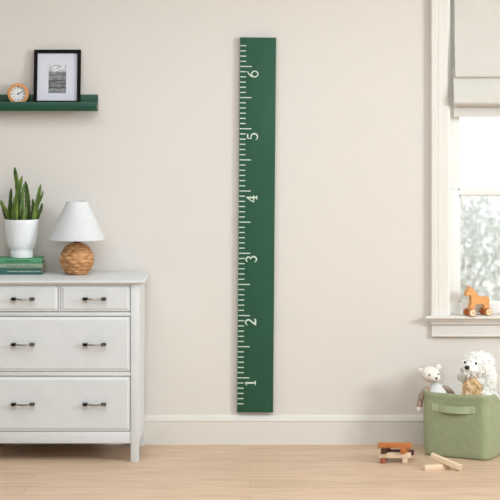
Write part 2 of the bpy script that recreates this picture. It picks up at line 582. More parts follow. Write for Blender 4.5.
# made-up window frame in the right wall, added around the key light
r2 = bpy.data.objects.new('light_opening', None); COL.objects.link(r2); tag(r2, kind='structure')
bm = bmesh.new()
x0, x1 = XR - .02, XR
box(bm, x0, x1, RY0 - .08, RY0, RZ0 - .08, RZ1 + .04, .003); box(bm, x0, x1, RY1, RY1 + .08, RZ0 - .08, RZ1 + .04, .003)
box(bm, x0 - .03, x1, RY0 - .1, RY1 + .1, RZ0 - .03, RZ0, .003)
build('window_casing', bm, M['trim'], r2)

# ------------------------------------------------------------------ outside
bm = bmesh.new(); box(bm, -12, 22, WT + .02, 13, -.45, -.35); tag(build('ground', bm, M['gravel'], sm=False), kind='structure')
bm = bmesh.new(); box(bm, -12, 22, 12.5, 12.8, -.35, 1.9); box(bm, -12, 22, 12.45, 12.85, 1.9, 1.97, .01)
tag(build('white_backdrop', bm, M['backdrop'], sm=False), kind='structure')  # added backdrop standing in for the overexposed white beyond the shrubs
def shrub(x, y, r, h, label, n=900, pale=.12, seed=0, name='garden_shrub', group='pale shrubs outside the window'):
    rnd = random.Random(seed)
    t = thing(name, label, 'shrub', (x, y, -.35), 0, group)
    bm = bmesh.new()
    for k in range(9):
        a = 2 * PI * k / 9 + rnd.uniform(-.2, .2)
        q = rnd.uniform(.3, .8)
        tube(bm, [(0, 0, 0), (q * r * .4 * math.cos(a), q * r * .4 * math.sin(a), h * .4), (q * r * .8 * math.cos(a), q * r * .8 * math.sin(a), h * rnd.uniform(.6, .85))], [.02, .012, .005], 6)
    build('stem', bm, M['bark'], t)
    b1, b2 = bmesh.new(), bmesh.new()
    for k in range(n):
        a = rnd.uniform(0, 2 * PI); u = rnd.uniform(-.9, 1); rr = rnd.uniform(.55, 1.0) ** .5
        c = Vector((r * rr * math.cos(a) * math.sqrt(max(0, 1 - u * u)), r * rr * math.sin(a) * math.sqrt(max(0, 1 - u * u)), h * .5 + h * .5 * u * rr))
        c *= 1 + .18 * noise.noise(c * 4)
        bmx = b2 if rnd.random() < pale else b1
        L = rnd.uniform(.05, .09)
        q = Euler((rnd.uniform(0, 6), rnd.uniform(0, 6), rnd.uniform(0, 6))).to_matrix()
        pts = [(0, 0, 0), (L * .5, L * .28, .006), (L, 0, 0), (L * .5, -L * .28, .006)]
        vv = [bmx.verts.new(c + q @ Vector(p)) for p in pts]
        bmx.faces.new(vv)
    build('foliage', b1, M['leaf'], t)
    if pale:
        build('pale_foliage', b2, M['leafpale'], t)
    return t
shrub(1.75, 6.6, .75, 1.15, 'blurred shrub, paled as if overexposed, seen through the lower window pane behind the toy horse', 2600, seed=3)
shrub(3.15, 7.4, .8, 1.3, 'taller shrub, paled as if overexposed, right of the one behind the pane', 1500, seed=5)
shrub(.55, 7.6, .7, 1.1, 'rounded shrub, paled as if overexposed, hidden left of the window', 1200, seed=6)

# ------------------------------------------------------------------ roman shade
shade = thing('roman_shade', 'cream linen roman shade drawn up over the top of the window', 'window shade', (0, 0, 2.28))
def ribbon(name, prof, x0, x1, th, parent, m=M['shade'], sub=6, wob=0.0):
    c = catmull([(0, y, z - 2.28) for y, z in prof], sub)
    bm = bmesh.new()
    nx = 22
    def row(off):
        rows = []
        for i, p in enumerate(c):
            d = (c[min(i + 1, len(c) - 1)] - c[max(i - 1, 0)]).normalized()
            nrm = Vector((0, -d.z, d.y))
            q = p + nrm * off
            rows.append([bm.verts.new((x0 + (x1 - x0) * k / nx, q.y + wob * noise.noise(Vector((k * .35, q.z * 9, 1))), q.z + wob * .5 * noise.noise(Vector((k * .3, 5, q.z * 5))))) for k in range(nx + 1)])
        return rows
    A, B = row(th / 2), row(-th / 2)
    for rws in (A, B):
        for a, b in zip(rws, rws[1:]):
            for k in range(nx):
                bm.faces.new((a[k], a[k + 1], b[k + 1], b[k]))
    for a, b in ((A[0], B[0]), (A[-1], B[-1])):
        for k in range(nx):
            bm.faces.new((a[k], a[k + 1], b[k + 1], b[k]))
    for k in (0, nx):
        for i in range(len(c) - 1):
            bm.faces.new((A[i][k], A[i + 1][k], B[i + 1][k], B[i][k]))
    return build(name, bm, m, parent, 60)
SX0, SX1 = .985, 1.945
bm = bmesh.new(); box(bm, SX0, SX1, -.012, .026, -.03, 0, .002); build('headrail', bm, M['shade'], shade)
# upper panel falling over the first fold, then tucked back
ribbon('shade_panel', [(-.014, 2.268), (-.016, 2.1), (-.026, 1.95), (-.040, 1.85), (-.054, 1.80), (-.052, 1.784), (-.034, 1.782), (-.018, 1.80)], SX0 + .006, SX1 - .006, .0035, shade, wob=.004)
ribbon('shade_fold', [(-.006, 1.82), (-.018, 1.805), (-.030, 1.775), (-.046, 1.73), (-.060, 1.675), (-.056, 1.654), (-.038, 1.652), (-.014, 1.675)], SX0 - .001, SX1 + .001, .0035, shade, wob=.004)
ribbon('shade_fold', [(-.004, 1.80), (-.012, 1.76), (-.024, 1.70), (-.034, 1.655), (-.034, 1.643), (-.020, 1.643), (-.006, 1.66)], SX0 + .001, SX1 - .001, .0035, shade, wob=.003)
ribbon('shade_hem', [(.010, 1.75), (.006, 1.66), (.004, 1.60), (.004, 1.588)], SX0 + .006, SX1 - .006, .005, shade, wob=.002)
bm = bmesh.new(); tube(bm, [(SX0 + .004, -.058, 1.672 - 2.28), (SX1 - .004, -.058, 1.672 - 2.28)], .0018, 6); build('seam_piping', bm, M['piping'], shade)

# ------------------------------------------------------------------ growth chart ruler
chart = thing('growth_chart', 'tall dark green wooden growth chart ruler hung on the cream wall', 'growth chart', (0.0245, 0, .158))
chart.rotation_euler = (0, math.radians(-0.46) * -1, 0)
CH, CWD, CT = 1.815, .1745, .022
bm = bmesh.new(); box(bm, -CWD / 2, CWD / 2, -.003 - CT, -.003, 0, CH, .0012, 2); build('board', bm, M['green'], chart)
bm = bmesh.new()
YS = -.003 - CT
INCH = 5.19 / 206.6
zone = (412.5 - 378.0) / 206.6
for k in range(-5, 65):
    z = zone + k * INCH
    if z > CH - .02: break
    L = .058 if k % 6 == 0 else .0305
    bm = bmesh.new()
    box(bm, -CWD / 2 + .002, -CWD / 2 + L, YS - .0005, YS - .00005, z - .0024, z + .0024)
    build('tick_mark', bm, M['cream'], chart, sm=False)
# numerals: strokes on a unit glyph (u right, v up), read with the head turned left
def arc(cx, cy, rx, ry, a0, a1, n=18):
    return [(cx + rx * math.cos(math.radians(a0 + (a1 - a0) * i / n)), cy + ry * math.sin(math.radians(a0 + (a1 - a0) * i / n))) for i in range(n + 1)]
def wr(n, lo, hi, f=1.0):
    return [lo + (hi - lo) * math.sin(PI * min(1, i / (n - 1) * f)) for i in range(n)]
GL = {}
GL['1'] = [([(.34, .03), (.34, .97)], [.075, .075]), ([(.13, .02), (.55, .02)], [.045, .045]), ([(.34, .97), (.24, .88), (.10, .82)], [.05, .05, .03])]
p2 = arc(.32, .72, .24, .26, 165, -30) + [(.40, .42), (.24, .22), (.10, .05)]
GL['2'] = [(p2, [.035 + .035 * min(1, i / 8) for i in range(len(p2))]), ([(.08, .055), (.62, .055)], [.07, .07]), ([(.60, .05), (.64, .20)], [.05, .03])]
p3 = arc(.30, .76, .22, .22, 160, -80); p3b = arc(.30, .29, .27, .28, 88, -160)
GL['3'] = [(p3, wr(len(p3), .03, .07)), (p3b, wr(len(p3b), .03, .075))]
GL['4'] = [([(.46, .02), (.46, .98)], [.075, .075]), ([(.46, .97), (.03, .34)], [.045, .045]), ([(.02, .32), (.68, .32)], [.05, .05]), ([(.28, .02), (.64, .02)], [.045, .045])]
p5 = arc(.28, .31, .30, .31, 120, -150)
GL['5'] = [([(.14, .95), (.12, .56)], [.04, .04]), ([(.13, .93), (.56, .93)], [.07, .06]), ([(.12, .55)] + p5, [.03] + wr(len(p5), .03, .075))]
p6 = [(.60, .99), (.40, .90), (.20, .70), (.08, .45)]
p6b = arc(.34, .31, .27, .30, 0, 360, 28)
GL['6'] = [(catmull([(x, y, 0) for x, y in p6], 6), None), (p6b, [.055 - .02 * math.cos(math.radians(i * 720 / 28)) * 0 + .0 for i in range(len(p6b))])]
def glyph(ch, zc, x_top, hgt, parent):
    bm = bmesh.new()
    for li, (pts, wd) in enumerate(GL[ch]):
        pts = [(p[0], p[1]) for p in pts]
        if wd is None: wd = [.035 + .04 * i / (len(pts) - 1) for i in range(len(pts))]
        up, dn = [], []
        for i, p in enumerate(pts):
            a = pts[max(i - 1, 0)]; b = pts[min(i + 1, len(pts) - 1)]
            dx, dy = b[0] - a[0], b[1] - a[1]
            l = math.hypot(dx, dy) or 1
            nx, ny = -dy / l, dx / l
            for lst, s in ((up, 1), (dn, -1)):
                u, v = p[0] + nx * wd[i] * s, p[1] + ny * wd[i] * s
                # u -> up the board, v -> towards its left edge
                lst.append((x_top + (1 - v) * hgt, YS - .0005 - .00004 * li, zc + (u - .33) * hgt))
        vu = [bm.verts.new(q) for q in up]; vd = [bm.verts.new(q) for q in dn]
        for i in range(len(pts) - 1):
            bm.faces.new((vu[i], vu[i + 1], vd[i + 1], vd[i]))
    for f in bm.faces:
        f.normal_update()
        if f.normal.y > 0: f.normal_flip()
    for f in bmesh.ops.extrude_face_region(bm, geom=bm.faces[:])['geom']:
        if isinstance(f, bmesh.types.BMVert): f.co.y += .0004
    build('numeral', bm, M['cream'], parent, sm=False)
for ch, yc in (('1', 382.5), ('2', 321.8), ('3', 258.6), ('4', 198.4), ('5', 135.8), ('6', 73.6)):
    glyph(ch, (412.5 - yc - .6) / 206.6, -CWD / 2 + .0370, .0515, chart)

# ------------------------------------------------------------------ picture ledge, clock, picture
ledge = thing('picture_ledge', 'dark green picture ledge mounted on the wall above the dresser', 'shelf', (-1.19, 0, 1.6176))
hw = .453
bm = bmesh.new(); box(bm, -hw, hw, -.016, -.001, 0, .0795, .0012); build('back_plate', bm, M['shelfgreen'], ledge)
bm = bmesh.new(); box(bm, -hw, hw, -.086, -.016,   .004, .0306, .0008); build('shelf_board', bm, M['shelfgreen'], ledge)
bm = bmesh.new(); box(bm, -hw, hw, -.101, -.086, 0, .0440, .0016); build('front_lip', bm, M['shelfgreen'], ledge)

FZ = 1.6484
clock = thing('table_clock', 'small round wooden desk clock standing on the green ledge', 'clock', (-1.1185, -.050, FZ))
R = .0515
bm = bmesh.new()
prof = [(0, -.018), (R - .004, -.018), (R, -.014), (R, .014), (R - .002, .017), (R - .005, .018), (.0375, .018), (.0362, .015), (.0362, .008), (0, .008)]
# lathed about the viewing axis
lathe(bm, prof, 64)
for v in bm.verts:
    x, y, z = v.co
    v.co = (x, -z, y + R)
build('case', bm, M['clockwood'], clock, 30)
bm = bmesh.new(); lathe(bm, [(0, .0082), (.0362, .0082), (.0362, .0092), (0, .0092)], 48)
for v in bm.verts: x, y, z = v.co; v.co = (x, -z, y + R)
dial = build('dial', bm, M['clockface'], clock)
bm = bmesh.new()
for k in range(12):
    a = k * PI / 6
    Mx = Matrix.Translation((0, -.0094, R)) @ Matrix.Rotation(a, 4, 'Y')
    w = .0022 if k % 3 == 0 else .0014
    box(bm, -w, w, -.0004, .0002, .0255, .0325, M4=Mx)
build('hour_marks', bm, M['ink'], dial, sm=False)
for nm, ang, L, w, yy in (('hour_hand', 68, .018, .0013, .0100), ('minute_hand', 60, .027, .0010, .0108)):
    bm = bmesh.new()
    Mx = Matrix.Translation((0, -yy, R)) @ Matrix.Rotation(math.radians(ang), 4, 'Y')
    box(bm, -w, w, -.0003, .0003, -.005, L, M4=Mx)
    build(nm, bm, M['ink'], clock, sm=False)
bm = bmesh.new(); ball(bm, (0, -.0112, R), .0042, 14); build('centre_cap', bm, M['ink'], clock)

pic = thing('framed_picture', 'black framed black and white landscape print leaning on the green ledge', 'picture', (-.932, -.052, FZ + .0018))
pic.rotation_euler = (math.radians(-8), 0, 0)
fw, fh, fb = .226, .2655, .0165
bm = bmesh.new()
box(bm, -fw / 2, -fw / 2 + fb, -.010, .010, 0, fh, .001); box(bm, fw / 2 - fb, fw / 2, -.010, .010, 0, fh, .001)
box(bm, -fw / 2 + fb, fw / 2 - fb, -.010, .010, 0, fb, .001); box(bm, -fw / 2 + fb, fw / 2 - fb, -.010, .010, fh - fb, fh, .001)
build('frame', bm, M['black'], pic)
bm = bmesh.new()
pw, ph = .0425, .069
zc = fh / 2 - .010
x0, x1, z0, z1 = -fw / 2 + fb - .002, fw / 2 - fb + .002, fb - .002, fh - fb + .002
box(bm, x0, -pw, .0015, .004, z0, z1); box(bm, pw, x1, .0015, .004, z0, z1)
box(bm, -pw, pw, .0015, .004, z0, zc - ph); box(bm, -pw, pw, .0015, .004, zc + ph, z1)
build('mat_board', bm, M['mat_'], pic, sm=False)
bm = bmesh.new(); box(bm, -pw - .003, pw + .003, .0042, .0050, zc - ph - .003, zc + ph + .003); build('print', bm, M['print_'], pic, sm=False)
bm = bmesh.new(); box(bm, x0, x1, .0055, .0085, z0, z1); build('backing', bm, M['black'], pic, sm=False)

# ------------------------------------------------------------------ dresser
DX = -.880
dr = thing('dresser', 'light grey painted dresser with dark metal pulls standing against the cream wall', 'dresser', (DX, -.235, 0))
hx = .3705
yb, yf = .213, -.215           # back and front faces, local (front at 0.45 from the wall)
TZ = .838
D = M['dresser']
# top with a moulded edge
bm = bmesh.new()
def slab(bm, lv):
    rings = []
    for e, z in lv:
        rings.append([bm.verts.new(p) for p in ((-hx - .026 - e, yf - .020 - e, z), (hx + .026 + e, yf - .020 - e, z), (hx + .026 + e, yb, z), (-hx - .026 - e, yb, z))])
    for a, b in zip(rings, rings[1:]):
        for i in range(4):
            bm.faces.new((a[i], a[(i + 1) % 4], b[(i + 1) % 4], b[i]))
    bm.faces.new(rings[0]); bm.faces.new(rings[-1])
slab(bm, [(-.024, TZ - .020), (-.017, TZ - .019), (-.012, TZ - .015), (-.006, TZ - .012), (-.0015, TZ - .010), (0, TZ - .006), (-.0005, TZ - .0025), (-.004, TZ)])
build('top', bm, D, dr, 30)
# carcass: sides, back, bottom, face frame
bm = bmesh.new()
lw = .0415
zb, zt = .0856, TZ - .019
for s in (-1, 1):
    x0, x1 = sorted((s * hx, s * (hx - .018)))
    if s == 1: box(bm, hx - .018, hx - .003, yf + .03, yb - .03, zb, zt)
    else: box(bm, -hx + .003, -hx + .018, yf + .03, yb - .03, zb, zt)
box(bm, -hx + .02, hx - .02, yb - .015, yb - .006, zb, zt)
box(bm, -hx + .018, hx - .018, yf + .02, yb - .01, zb + .005, zb + .02)
# rails
yr = yf + .0035
box(bm, -hx + lw, hx - lw, yr, yr + .02, zb, .1390, .0012)
box(bm, -hx + lw, hx - lw, yr, yr + .02, .3970, .4145, .0012)
box(bm, -hx + lw, hx - lw, yr, yr + .02, .6735, .6905, .0012)
box(bm, -hx + lw, hx - lw, yr, yr + .02, .8145, zt, .0005)
box(bm, -.0035, .0035, yr, yr + .02, .69, .815)
build('carcass', bm, D, dr)
for sx in (-1, 1):
    for (y0, y1) in ((yf, yf + .042), (yb - .042, yb)):
        bm = bmesh.new()
        xa, xb = sorted((sx * hx, sx * (hx - lw)))
        vs = box(bm, xa, xb, y0, y1, 0, zt, .0022)
        for v in bm.verts:                     # slight taper to the foot
            if v.co.z < .02:
                v.co.x += -sx * .004 if abs(v.co.x) > hx - lw / 2 else 0
        build('leg', bm, D, dr)
def drawer(x0, x1, z0, z1, pulls):
    bm = bmesh.new()
    g = .0018
    x0 += g; x1 -= g; z0 += g; z1 -= g
    y = yf + .001
    def ring(e, yy): return [bm.verts.new(p) for p in ((x0 + e, yy, z0 + e), (x1 - e, yy, z0 + e), (x1 - e, yy, z1 - e), (x0 + e, yy, z1 - e))]
    rs = [ring(0, y + .018), ring(0, y + .0058), ring(.0008, y + .005), ring(.0045, y + .005), ring(.0140, y + .0005), ring(.0150, y)]
    for a, b in zip(rs, rs[1:]):
        for i in range(4): bm.faces.new((a[i], a[(i + 1) % 4], b[(i + 1) % 4], b[i]))
    bm.faces.new(rs[0]); bm.faces.new(rs[-1])
    f = build('drawer', bm, D, dr, 20)
    bm = bmesh.new()
    box(bm, x0 + .012, x1 - .012, y + .02, yb - .03, z0 + .006, z1 - .012)
    build('drawer_box', bm, M['inside'], f, sm=False)
    for px in pulls:
        bm = bmesh.new()
        zc = (z0 + z1) / 2
        yy = y
        for s in (-1, 1):
            box(bm, px + s * .0425 - .0115, px + s * .0425 + .0115, yy - .006, yy, zc - .0065, zc + .0065, .002)
            box(bm, px + s * .0425 - .0075, px + s * .0425 + .0075, yy - .022, yy - .004, zc - .005, zc + .005, .002)
            box(bm, px + s * .0425 - .0110, px + s * .0425 + .0110, yy - .0285, yy - .0185, zc - .0062, zc + .0062, .0025)
        pts = [(px - .036 + .072 * t / 14, yy - .0225 - .006 * math.sin(PI * t / 14), zc - .0005 + .0008 * math.cos(PI * t / 14 * 2)) for t in range(15)]
        nf = len(bm.faces)
        tube(bm, pts, [.0034 + .0014 * math.sin(PI * t / 14) for t in range(15)], 10)
        bm.faces.ensure_lookup_table()
        for fc in bm.faces[nf:]: fc.material_index = 1
        build('handle', bm, M['bronze'], f).data.materials.append(M['steel'])
xi = hx - lw
drawer(-xi, -.0035, .6925, .8150, (-.167,))
drawer(.0035, xi, .6925, .8150, (.163,))
drawer(-xi, xi, .4156, .6720, (-.167, .163))
drawer(-xi, xi, .1405, .3955, (-.167, .163))

# ------------------------------------------------------------------ books
def book(label, x0, x1, z0, th, depth, m, yfront, rz, title, group='stacked green books'):
    w = x1 - x0
    t = thing('book', label, 'book', ((x0 + x1) / 2, yfront + depth / 2, z0), rz, None)
    bm = bmesh.new()
    c = .0026
    # boards and rounded spine facing the room
    box(bm, -w / 2, w / 2, -depth / 2 + .004, depth / 2, 0, c, .0008)
    box(bm, -w / 2, w / 2, -depth / 2 + .004, depth / 2, th - c, th, .0008)
    n = 8
    prof = [(-depth / 2 + .0045 - .0055 * math.sin(PI * i / n), th / 2 - th / 2 * math.cos(PI * i / n)) for i in range(n + 1)]
    prof += [(-depth / 2 + .007, th - .0005), (-depth / 2 + .007, .0005)]
    prism_x(bm, prof, -w / 2, w / 2)
    build('cover', bm, m, t, 40)
    bm = bmesh.new(); box(bm, -w / 2 + .004, w / 2 - .004, -depth / 2 + .006, depth / 2 - .004, c, th - c); build('pages', bm, M['page'], t, sm=False)
    bm = bmesh.new()
    rnd = random.Random(int(x0 * 1000) + int(th * 9999))
    x = -w / 2 + title[0] * w
    yy = -depth / 2 - .0013
    while x < -w / 2 + title[1] * w:
        l = rnd.uniform(.003, .009)
        box(bm, x, x + l, yy, yy + .0008, th * .5 - title[2] / 2, th * .5 + title[2] / 2)
        x += l + rnd.uniform(.0015, .004)
    build('title_marks', bm, title[3], t, sm=False)
BY = -.165
book('teal cloth book at the bottom of the stack on the dresser', -1.225, -.993, TZ + .0006, .0290, .130, M['book3'], BY, .0, (.3, .95, .004, M['gold']))
book('faded olive book in the middle of the stack on the dresser', -1.222, -.990, TZ + .0300, .0230, .135, M['book2'], BY - .002, math.radians(-.6), (.25, .9, .0035, M['darkink']))
book('bright green book on top of the stack under the plant pot', -1.220, -.992, TZ + .0534, .0235, .132, M['book1'], BY, math.radians(.4), (.2, .75, .005, M['darkink']))

# ------------------------------------------------------------------ plant in pot
PZ = TZ + .0773
plant = thing('potted_cactus', 'branching green cactus in white footed ceramic pot on stacked books', 'plant', (-1.0955, -.103, PZ))
bm = bmesh.new()
pr = [(0, 0), (.050, 0), (.0545, .002), (.0552, .006), (.0548, .032), (.0556, .038), (.0592, .044), (.0640, .053), (.0685, .065), (.0722, .082), (.0750, .100), (.0775, .125), (.0802, .160), (.0812, .1815),
      (.0800, .1838), (.0785, .1838), (.0772, .181), (.0745, .140), (.070, .10), (.063, .07), (.050, .05), (0, .046)]
lathe(bm, pr, 72); build('pot', bm, M['ceramic'], plant, 40)
bm = bmesh.new(); lathe(bm, [(0, .17), (.0755, .166), (.0750, .160), (0, .158)], 40, fn=lambda a, k: 0)
for v in bm.verts:
    if v.co.z > .164: v.co.z += .004 * noise.noise(v.co * 60)
build('soil', bm, M['soil'], plant)
def stem(pts, rad, dark, seed, teeth=True):
    rnd = random.Random(seed)
    c = catmull(pts, 9)
    n = len(c)
    bm = bmesh.new()
    rot0 = rnd.uniform(0, 2)
    rings = []
    K = 18
    for i, p in enumerate(c):
        t = i / (n - 1)
        d = (c[min(i + 1, n - 1)] - c[max(i - 1, 0)]).normalized()
        u = d.cross(Vector((0, 1, 0))).normalized(); v = d.cross(u).normalized()
        r = rad * (.78 + .30 * math.sin(PI * min(1, t * 1.15 + .1))) * (1 - max(0, (t - .80) / .20) ** 2.4 * .84)
        seg = 1 + .16 * math.sin(i * 1.9)
        ring = []
        for k in range(K):
            a = 2 * PI * k / K
            ridge = .50 + .62 * (0.5 + 0.5 * math.cos(3 * a)) ** 2.2 * seg
            aa = a + rot0
            ring.append(bm.verts.new(p + (u * math.cos(aa) + v * math.sin(aa)) * r * ridge))
        rings.append(ring)
    for a, b in zip(rings, rings[1:]):
        for k in range(K):
            l = (k + 1) % K
            bm.faces.new((a[k], a[l], b[l], b[k]))
    bm.faces.new(rings[0])
    bm.faces.new(rings[-1][::-1])
    nf = len(bm.faces)
    for i in range(2, n - 1, 2):
        p = c[i]
        d = (c[min(i + 1, n - 1)] - c[max(i - 1, 0)]).normalized()
        u = d.cross(Vector((0, 1, 0))).normalized(); v = d.cross(u).normalized()
        t = i / (n - 1)
        r = rad * (.78 + .30 * math.sin(PI * min(1, t * 1.15 + .1))) * (1 - max(0, (t - .80) / .20) ** 2.4 * .84)
        for q in range(3):
            a = rot0 + 2 * PI * q / 3
            o = (u * math.cos(a) + v * math.sin(a))
            b0 = p + o * r * .95
            tube(bm, [b0, b0 + o * (.003 + r * .13) + d * .002], [.0010, .0003], 4)
    bm.faces.ensure_lookup_table()
    for fc in bm.faces[nf:]: fc.material_index = 1
    build('stem', bm, M['cactus2'] if dark else M['cactus'], plant, 45).data.materials.append(M['spine'])
SC = 1 / 208.3
def sp(px, py, y=0.0): return ((px - 21.8) * SC, y, (219.0 - py) * SC + .1838)
stems = [
    ([sp(13, 228, -.01), sp(8, 214, -.015), sp(4, 207, -.015), sp(1, 200, -.015)], .0088, 0),
    ([sp(14, 228, .0), sp(10.5, 214, .005), sp(10.8, 201, .005), sp(11.3, 188, .005)], .0088, 1),
    ([sp(19, 228, .02), sp(19, 205, .022), sp(17, 185, .022), sp(14.2, 167, .02)], .0112, 0),
    ([sp(15, 228, -.02), sp(15, 210, -.02), sp(19, 192, -.018), sp(22.6, 175.5, -.015)], .0108, 0),
    ([sp(27, 228, .0), sp(28, 210, .005), sp(27.3, 195, .005), sp(25.3, 181, .005)], .0108, 1),
    ([sp(23, 228, -.03), sp(22, 212, -.032), sp(22.5, 200, -.03), sp(24, 184, -.022)], .0092, 0),
    ([sp(18, 228, -.045), sp(17.5, 215, -.045), sp(17.5, 208, -.045), sp(18.5, 199, -.043)], .0080, 0),
    ([sp(31, 228, -.01), sp(33, 214, -.01), sp(33.4, 206, -.01), sp(33, 198.5, -.01)], .0075, 1),
    ([sp(33, 228, -.02), sp(36, 212, -.02), sp(38.5, 199, -.018), sp(41.3, 184, -.015)], .0092, 0),
    ([sp(38, 205, -.018), sp(40.5, 199, -.02), sp(42.3, 195, -.02), sp(43.3, 190.5, -.02)], .0050, 0),
    ([sp(34, 228, .01), sp(38, 214, .0), sp(40.5, 209, .0), sp(42, 203, .0)], .0078, 1),
    ([sp(24, 228, -.05), sp(25.5, 218, -.05), sp(26.5, 212, -.05), sp(27, 206, -.048)], .0072, 0),
    ([sp(8, 224, .02), sp(5, 216, .02), sp(3.5, 212, .02), sp(1.5, 206, .02)], .0075, 1),
]
for i, (p, r, dk) in enumerate(stems): stem(p, r * 1.22, dk, i)

# ------------------------------------------------------------------ lamp
lamp = thing('table_lamp', 'table lamp with round woven rattan base and white cone shade', 'lamp', (-.826, -.152, TZ + .002))
bm = bmesh.new()
RS = .0815
prof = []
NZ = 110
for i in range(NZ + 1):
    th = math.radians(148) - math.radians(148 - 13) * i / NZ
    prof.append((RS * math.sin(th), .069 + RS * math.cos(th) * 1.02))
ROWS = 11
def weave(a, k):
    q = k / NZ * ROWS
    j = int(q)
    fr = q - j
    return .0044 * math.sin(PI * fr) ** .55 * (1.0 + .9 * math.cos(10 * a + PI * j)) - .0046
lathe(bm, [(0, prof[0][1])] + prof + [(0, prof[-1][1])], 208, fn=lambda a, k: weave(a, k))
build('woven_base', bm, M['wicker'], lamp, 70)
bm = bmesh.new(); lathe(bm, [(0, .0), (.044, .0), (.046, .002), (.044, .004), (0, .004)], 40); build('foot_ring', bm, M['wicker'], lamp)
bm = bmesh.new(); lathe(bm, [(0, .145), (.022, .145), (.022, .152), (.010, .153), (.010, .185), (.014, .186), (.014, .205), (0, .205)], 24); build('socket_neck', bm, M['w_red'], lamp)
bm = bmesh.new(); ball(bm, (0, 0, .235), (.024, .024, .03), 20); build('bulb', bm, M['ceramic'], lamp)
bm = bmesh.new()
z0, z1, r0, r1 = .166, .3475, .1335, .0500
lathe(bm, [(r0, z0), (r0 + .0006, z0 + .004), (r1 + .0006, z1 - .004), (r1, z1), (r1 - .0018, z1), (r0 - .0018, z0), (r0, z0)], 80)
bmesh.ops.remove_doubles(bm, verts=bm.verts, dist=.00001)
sh = build('lamp_shade', bm, M['shadecloth'], lamp, 40)
bm = bmesh.new()
for k in range(3):
    a = 2 * PI * k / 3 + .5
    tube(bm, [(.014 * math.cos(a), .014 * math.sin(a), .200), ((r1 - .001) * math.cos(a), (r1 - .001) * math.sin(a), .334)], .0012, 6)
build('shade_spider', bm, M['bronze'], lamp)

# ------------------------------------------------------------------ toy horse on the window stool
horse = thing('toy_horse', 'small orange wooden horse on wheels standing on the window sill', 'toy', (1.1035, -.025, .6265))
SH = 11.1 * 207
def hp(x, y): return ((x - 265) / SH, (402 - y) / SH)        # silhouette read off the toy itself, 2300 units per metre
out = [(104, 160), (108, 140), (124, 118), (140, 98), (150, 88), (156, 74), (166, 82), (176, 92), (196, 104), (214, 124), (232, 150), (246, 172), (268, 187), (300, 190), (340, 186), (370, 190), (386, 204), (392, 226),
       (388, 252), (384, 280), (388, 310), (384, 336), (366, 346), (344, 344), (334, 322), (330, 296), (324, 274), (300, 270), (264, 270), (238, 268), (222, 274), (210, 298), (200, 326), (188, 344), (164, 346),
       (150, 336), (152, 306), (166, 274), (172, 240), (170, 204), (168, 176), (158, 164), (146, 158), (134, 168), (120, 178), (108, 174)]
pts = [hp(x, y) for x, y in out]
cl = catmull([(x, 0, z) for x, z in pts + [pts[0]]], 3)[:-1]
bm = bmesh.new()
prism_y(bm, [(p.x, p.z) for p in cl], -.013, .013, .0045, 3)
build('body', bm, M['horse'], horse, 45)
for s in (-1, 1):
    bm = bmesh.new()
    Mx = Matrix.Translation((hp(160, 88)[0], s * .006, hp(160, 88)[1])) @ Matrix.Rotation(math.radians(-18), 4, 'Y')
    lathe(bm, [(0, -.004), (.0042, -.002), (.0036, .006), (0, .011)], 10)
    for v in bm.verts: v.co = Mx @ v.co
    build('ear', bm, M['horse'], horse)
bm = bmesh.new()
tube(bm, [(hp(388, 212)[0], 0, hp(388, 212)[1]), (hp(402, 226)[0], 0, hp(402, 226)[1]), (hp(406, 262)[0], 0, hp(406, 262)[1])], [.003, .0032, .0015], 8)
build('tail', bm, M['wheel'], horse)
for ax, xx in enumerate((160, 362)):
    cx, cz = hp(xx, 0)[0], .0185
    bm = bmesh.new()
    tube(bm, [(cx, -.034, cz), (cx, .034, cz)], .0028, 12)
    build('axle', bm, M['axle'], horse)
    for s in (-1, 1):
        bm = bmesh.new()
        lathe(bm, [(0, -.009), (.0165, -.009), (.0182, -.007), (.0185, 0), (.0182, .007), (.0165, .009), (0, .009)], 32)
        Mx = Matrix.Translation((cx, s * .0230, cz)) @ Matrix.Rotation(PI / 2 * (1 if s < 0 else -1), 4, 'X')
        for v in bm.verts: v.co = Mx @ v.co
        wh = build('wheel', bm, M['w_orange'], horse)
        bm = bmesh.new()
        lathe(bm, [(0, .0092), (.0040, .0100), (.0052, .0096), (.0060, .0098), (.0150, .0100), (.0160, .0092), (.0160, .0086), (0, .0086)], 32)
        for v in bm.verts: v.co = Mx @ v.co
        build('wheel_face', bm, M['wheel'], wh)
horse.rotation_euler = (0, 0, math.radians(24))
horse.scale = (1.04, 1, 1)

# ------------------------------------------------------------------ storage bin
BC = (1.018, -.238); BA = -28
bin_ = thing('storage_bin', 'sage green canvas storage bin holding two stuffed toys', 'basket', (BC[0], BC[1], 0), math.radians(BA))
BW, BD, BH = .330, .275, .303
def rrect(w, d, r, n=10):
    pts = []
    for cx, cy, a0 in ((w / 2 - r, d / 2 - r, 0), (-w / 2 + r, d / 2 - r, 90), (-w / 2 + r, -d / 2 + r, 180), (w / 2 - r, -d / 2 + r, 270)):
        for i in range(n + 1):
            a = math.radians(a0 + 90 * i / n)
            pts.append((cx + r * math.cos(a), cy + r * math.sin(a)))
        # flat run
        nxt = {0: (-w / 2 + r, d / 2), 90: (-w / 2, -d / 2 + r), 180: (w / 2 - r, -d / 2), 270: (w / 2, d / 2 - r)}[a0]
        p = pts[-1]
        for k in range(1, 9):
            pts.append((p[0] + (nxt[0] - p[0]) * k / 9, p[1] + (nxt[1] - p[1]) * k / 9))
    return pts
def rim_drop(x, y):
    d = 0
    if y < 0: d += .005 * math.cos(PI * x / BW) + .0015 * math.sin(x * 40)
    q = min(1, max(0, (y + .05) / .13)); d += .062 * q * q * (3 - 2 * q)
    d += .004 * math.cos(PI * y / BD) * (abs(x) / (BW / 2)) ** 4 * (1 if x > 0 else .4)
    return d
bm = bmesh.new()
